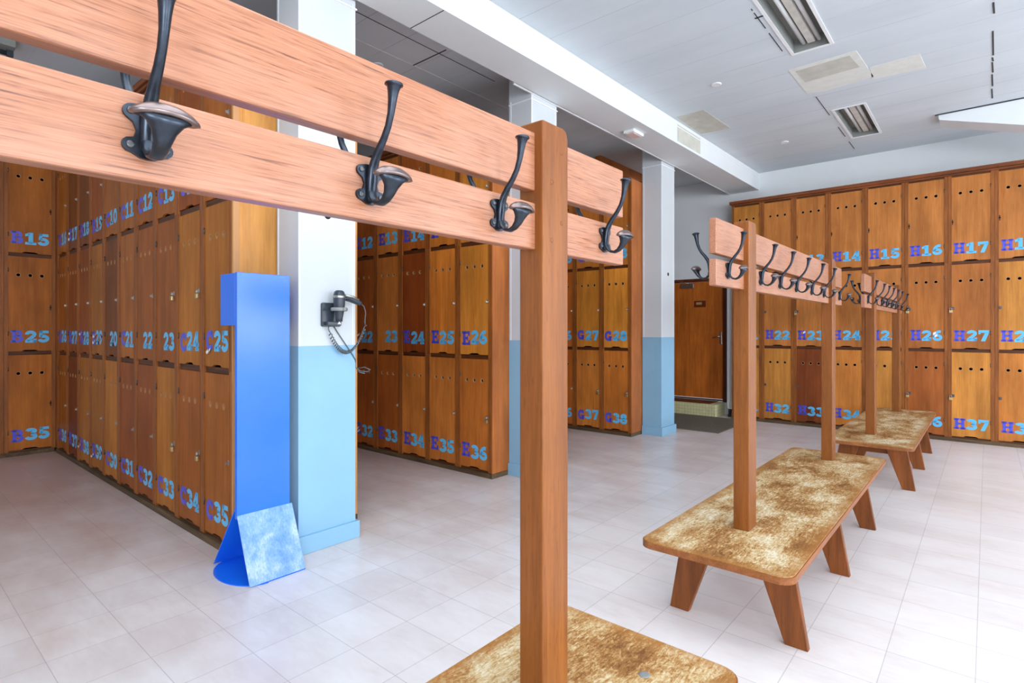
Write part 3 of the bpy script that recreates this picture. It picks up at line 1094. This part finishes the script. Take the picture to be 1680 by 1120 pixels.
BM['top'] = plank_mesh(1.757, 1.915, .032)
BM['low'] = plank_mesh(1.615, 1.733, .034)
BM['topN'] = plank_mesh(1.775, 1.924, .032)
BM['lowN'] = plank_mesh(1.624, 1.743, .034)
q = MB(); q.lathe([(.0062, 0), (.0062, .0008), (.004, .0010)], 0, 0, 0, 12, 0); BM['plug'] = q.mesh('wood_plug', M['oak_z'])
HOOKY = [-1.255, -.765, -.405, -.045, .352, .727, 1.282]


def bench(label, sx, sy, rx, ry, rail, hooks=HOOKY, back=None, detail=False):
    t = thing('coat_rack_bench', label, 'bench', (sx, sy, 0), 0, 'changing room benches with coat racks')
    link('seat', BM['seat'], t)
    for dy in (-1.03, -.055, .92):
        link('leg', BM['legL'], t, (0, dy, 0))
        link('leg', BM['legR'], t, (0, dy, 0))
        link('cross_rail', BM['rail'], t, (0, dy + .034, 0))
    for dy in (-.985, .965):
        link('wedge_block', BM['block'], t, (0, dy - .04, SEATZ - SEATT - .052))
    dx, dy0 = rx - sx, ry - sy
    if detail:
        g_ = MB(); g_.lathe([(.017, .0003), (.015, .0014), (.007, .002)], .12, 1.17, SEATZ, 12, 2); g_.build('dried_gum', M['grey_metal'], t)
    for py_ in (-.965, .965):
        p = link('post', BM['post'], t, (dx, dy0 + py_, 0))
        if detail:
            for (yy, zz) in ((.026, 1.885), (-.018, 1.80), (.026, 1.70), (-.018, 1.65)):
                link('wood_plug', BM['plug'], p, (.0378, yy, zz))
    dr = rail - sy
    link('plank', BM['topN' if detail else 'top'], t, (dx - .004, dr, 0))
    link('plank', BM['lowN' if detail else 'low'], t, (dx - .004, dr, 0))
    for side in (1, -1):
        for hy in (hooks if side > 0 else back or hooks):
            h = link('coat_hook', BM['hook'], t, (dx - .004 + side * .0172, dr + hy, 1.690))
            link('hook_cap', BM['cap'], h)
            if detail:
                for (yy, zz) in ((.0205, .0245), (-.0205, .0245), (.0215, -.0215), (-.0215, -.0215)):
                    link('screw', BM['screw'], h, (0, yy, zz))
            if side < 0:
                h.rotation_euler = (0, 0, math.pi)
    return t


bench('nearest coat-rack bench, its long hook rail and post filling the left foreground', -.870, .300, -.896, .222, .193, [-1.2, -.66, -.28, .070, .434, .797, 1.276], detail=True)
bench('middle coat-rack bench with worn seat, standing clear on the open floor', -.922, 3.765, -.926, 3.857, 3.865, back=[-1.36, -.80, -.42, -.06, .34, .71, 1.24])
bench('farthest coat-rack bench with worn seat, standing before the far wall lockers', -.802, 7.070, -.842, 7.215, 7.215, back=[-1.36, -1.0, -.42, -.06, .34, .71, 1.24])

# ---------------------------------------------------------------- blue stand
t = thing('dispenser_stand', 'tall bright blue metal stand with a scuffed sloping foot, before the left locker row', 'stand', (-3.254, 1.565, 0))
y0, y1 = -.155, .160
q = MB(); q.box(-.014, .014, y0, y1, .34, 1.745)
q.build('front_panel', M['blue'], t, .002)
q = MB(); q.box(-.205, -.0145, y0, y1, 1.442, 1.742)
q.build('box', M['blue'], t, .002)
q = MB(); q.prism([(.014, .362), (.014, .355), (.168, .006), (.174, .006), (.017, .362)], 1, y0, y1 + .012)
q.build('kick_plate', M['scuffed'], t)
q = MB(); q.prism([(-.014, .40), (-.014, .385), (-.300, .006), (-.306, .006)], 1, y0, y1)
q.build('back_brace', M['blue'], t)
q = MB(); q.prism(arc(-.065, y0 + .10, .25, .17, 180, 360, 20) + [(.176, y0 + .10), (.176, y1 + .012), (-.306, y1 + .012)], 2, .0, .005)
q.build('base_plate', M['blue'], t)
for yy in (y0 + .02, y1 - .02):
    for zz in (1.73, 1.61, 1.47):
        q = MB(); q.lathe([(.004, .014), (.004, .0155)], 0, yy, zz, 8, 0)
        q.build('rivet', M['blue'], t)

# ---------------------------------------------------------------- hair dryer
FX = CX1
t = thing('hair_dryer_holder', 'charcoal wall plate with ring clamp holding the hair dryer on first column', 'holder', (FX, 2.033, 1.515))
q = MB(); q.prism(rounded(-.068, .068, -.078, .078, .012), 0, .0005, .022)
q.build('wall_plate', M['charcoal'], t, .002)
q = MB(); q.box(.022, .060, -.05, .05, -.07, -.045)
q.build('ledge', M['charcoal'], t, .004)
q = MB(); q.tube([(.078 + .047 * math.cos(math.radians(a)), .020 + .047 * math.sin(math.radians(a)), .035) for a in range(0, 361, 20)], [(.007, .012)] * 19, 8)
q.box(.020, .036, .0, .04, .025, .045)
q.build('ring_clamp', M['grey_metal'], t)
q = MB(); q.prism([(.018, -.062), (.046, -.062), (.032, -.040)], 0, .0601, .0612); q.build('triangle_logo', M['flap'], t)
t = thing('hair_dryer', 'charcoal hair dryer with silver stripe parked nozzle down on first column', 'hair dryer', (FX + .078, 2.053, 1.545))
q = MB()
q.lathe([(.020, -.075), (.023, -.05), (.030, -.01), (.036, .03), (.038, .07), (.037, .10), (.031, .120), (.020, .128)], 0, 0, 0, 24, 2)
q.build('barrel', M['charcoal'], t)
q = MB(); q.lathe([(.0385, .078), (.0392, .082), (.0392, .090), (.0385, .094)], 0, 0, 0, 24, 2)
q.build('silver_band', M['steel'], t)
q = MB(); q.tube([(0, .02, .082), (0, .06, .080), (0, .11, .066), (0, .150, .052), (0, .165, .046)], [(.020, .022), (.021, .021), (.020, .019), (.017, .016), (.012, .012)], 12)
q.build('handle', M['charcoal'], t)
q = MB(); q.tube([(.018, .035, .096), (.019, .09, .090), (.015, .14, .070)], [(.008, .005)] * 3, 8)
q.build('silver_stripe', M['steel'], t)
# cord: plain lead from the handle, then a hanging coil back to the holder
lead = [(0, .165, .046), (0, .190, .030), (0, .203, -.01), (-.005, .200, -.07), (-.01, .208, -.10)]
q = MB(); q.tube(lead, .0035, 8); q.build('lead', M['cable'], t)
path = []
P0, P1 = Vector((-.01, .208, -.10)), Vector((-.055, -.035, -.145))
N = 26 * 9
for i in range(N + 1):
    f = i / N
    c_ = P0.lerp(P1, f)
    c_.z -= .155 * math.sin(math.pi * f) ** .8
    a = 2 * math.pi * 26 * f
    path.append(c_ + Vector((.0105 * math.cos(a), .006 * math.sin(a), .0105 * math.sin(a))))
q = MB(); q.tube(path, .0036, 6); q.build('coiled_cord', M['cable'], t)
q = MB(); q.tube([(-.055, -.035, -.145), (-.056, -.045, -.12), (-.056, -.040, -.10)], .0035, 8); q.build('cord_end', M['cable'], t)
cab = MB()
cab.tube([(FX + .006, 2.06, 1.437), (FX + .008, 2.10, 1.38), (FX + .006, 2.20, 1.25), (FX + .004, 2.226, 1.21)], .0035, 8)
cab.tube([(FX + .004, 2.226, 1.21), (FX - .01, 2.236, 1.16), (FX + .02, 2.25, 1.135), (FX + .06, 2.28, 1.13), (FX + .07, 2.30, 1.142), (FX + .03, 2.28, 1.16), (FX - .01, 2.245, 1.15), (FX + .02, 2.25, 1.125), (FX + .05, 2.27, 1.118)], .0035, 8)
o = cab.build('power_cable', M['cable'])
tag(o, 'thin grey cable with a loose loop at the edge of the first column', 'cable')

# ---------------------------------------------------------------- door, step, mat
t = thing('door_1', None, None, (-3.84, YB, .20))
t['kind'] = 'structure'
q = MB(); q.box(-.45, .462, .02, .06, .045, 2.03)
q.build('door_leaf', M['doorwood'], t)
q = MB(); q.box(-.49, -.452, -.012, .10, .0, 2.09); q.box(.465, .515, -.012, .10, .0, 2.09); q.box(-.452, .465, -.012, .10, 2.035, 2.09)
q.build('frame', M['doorframe'], t)
q = MB(); q.box(-.44, .46, .004, .03, .012, .040)
q.build('threshold', M['steel'], t)
q = MB(); q.box(.400, .440, .010, .0199, .97, 1.18)
q.build('handle_plate', M['steel'], t, .004)
q = MB(); q.tube([(.42, .012, 1.10), (.42, -.035, 1.10), (.40, -.045, 1.10), (.31, -.045, 1.075)], .009, 8)
q.build('lever', M['steel'], t)
q = MB(); q.box(-.26, -.03, -.035, .019, 1.93, 2.00)
q.build('door_closer', M['steel'], t, .004)
q = MB(); q.tube([(-.05, -.03, 2.01), (-.16, -.12, 2.02), (-.30, -.02, 2.05)], .008, 6)
q.build('closer_arm', M['steel'], t)
q = MB(); q.box(-.04, .165, .013, .0195, 1.60, 1.71)
q.build('name_plate', M['doorframe'], t, .002)
q = MB(); q.box(.0, .10, .0122, .0128, 1.645, 1.685)
q.build('faded_label', M['raw'], t)

t = thing('tiled_step', 'cream mosaic tiled step with brown top in front of the wooden door', 'step', (0, 0, 0))
q = MB(); q.box(-4.50, -3.345, 8.99, YB - .003, 0, .205)
q.build('step_body', M['tiles'], t, .004)
q = MB(); q.box(-4.49, -3.45, 9.03, YB - .014, .2055, .212)
q.build('step_top', M['doorframe'], t)
q = MB(); q.box(-4.3, -2.79, 7.63, 8.985, 0.0005, .012)
tag(q.build('floor_mat', M['mat'], None, .004), 'grey-brown floor mat in front of the tiled step', 'mat')

t = thing('rolling_panel', 'tall white slab with rounded foot between the wooden door and the far lockers', 'panel', (-3.20, 9.25, 0))
q = MB(); q.prism(rounded(-.025, .085, .13, 2.2, .035), 1, -.05, .10)
q.build('slab', M['white_gloss'], t, .004)
q = MB(); q.box(-.01, .08, -.04, .09, .05, .129)
q.build('foot', M['charcoal'], t)
q = MB(); q.lathe([(.026, -.018), (.026, .018)], .005, -.03, .026, 14, 1)
q.build('caster', M['charcoal'], t)

# ---------------------------------------------------------------- ceiling fittings
for i, (y0, y1) in enumerate(LY):
    t = thing('ceiling_light', ('long recessed twin-tube ceiling light cut by the top edge of the photo', 'recessed twin-tube ceiling light farther back, near the far wall')[i], 'ceiling light', ((LX0 + LX1) / 2, (y0 + y1) / 2, ZC), 0, 'recessed ceiling lights')
    hx, hy = (LX1 - LX0) / 2, (y1 - y0) / 2
    q = MB()
    q.box(-hx + .001, -hx + .008, -hy + .001, hy - .001, .001, .12); q.box(hx - .008, hx - .001, -hy + .001, hy - .001, .001, .12)
    q.box(-hx + .008, hx - .008, -hy + .001, -hy + .008, .001, .12); q.box(-hx + .008, hx - .008, hy - .008, hy - .001, .001, .12)
    q.box(-hx + .001, hx - .001, -hy + .001, hy - .001, .12, .128)
    q.build('housing', M['grey_metal'], t)
    q = MB()
    for (a0, a1, b0, b1) in ((-hx - .015, -hx + .012, -hy - .015, hy + .015), (hx - .012, hx + .015, -hy - .015, hy + .015), (-hx + .012, hx - .012, -hy - .015, -hy + .012), (-hx + .012, hx - .012, hy - .012, hy + .015)):
        q.box(a0, a1, b0, b1, -.006, -.0005)
    q.build('frame', M['white_gloss'], t)
    q = MB(); q.prism([(-.036, .119), (.036, .119), (.028, .05), (-.028, .05)], 1, -hy + .02, hy - .02)
    q.build('reflector', M['mirror_strip'], t)
    for sx in (-.062, .062):
        q = MB(); q.tube([(sx, -hy + .025, .062), (sx, hy - .025, .062)], .018, 12)
        q.build('tube', M['tube'], t)


def spot(x, y, lb):
    t = thing('spotlight', lb, 'spotlight', (x, y, ZC), 0, 'small recessed ceiling spotlights')
    q = MB(); q.lathe([(.034, -.001), (.050, -.001), (.052, -.005), (.044, -.010), (.036, -.008)], 0, 0, 0, 20, 2)
    q.build('ring', M['white_gloss'], t)
    q = MB(); q.lathe([(.035, -.006), (.020, -.002)], 0, 0, 0, 16, 2)
    q.build('lamp_face', M['dark_steel'], t)


spot(-2.115, 5.717, 'round recessed spotlight in the white ceiling, the nearer one')
spot(-2.073, 8.077, 'round recessed spotlight in the white ceiling, nearest the far wall')
spot(-4.40, 3.22, 'round recessed spotlight in the dark ceiling just above the near rack rail')
spot(-4.18, 8.31, 'round recessed spotlight in the dark ceiling beside the far column')

t = thing('emergency_light', 'small white emergency light box on the underside of the ceiling beam', 'emergency light', (-3.06, 5.74, zb))
q = MB(); q.box(-.065, .065, -.12, .12, -.035, -.0005)
q.build('case', M['white_gloss'], t, .004)
q = MB(); q.box(-.045, .045, -.09, .09, -.041, -.0352)
q.build('lens', M['lens'], t, .003)

t = thing('strip_light', 'grey strip light on the dark ceiling, glimpsed between the rails at upper left', 'strip light', (-6.52, .70, ZC))
q = MB(); q.box(-.11, .11, -.45, .22, -.07, -.0005)
q.build('case', M['grey_metal'], t, .006)
q = MB(); q.tube([(0, -.42, -.10), (0, .19, -.10)], .019, 10)
q.build('tube', M['charcoal'], t)
for ya, yb in ((.17, .215), (-.445, -.42)):
    q = MB(); q.box(-.02, .02, ya, yb, -.12, -.0705)
    q.build('lamp_holder', M['charcoal'], t)
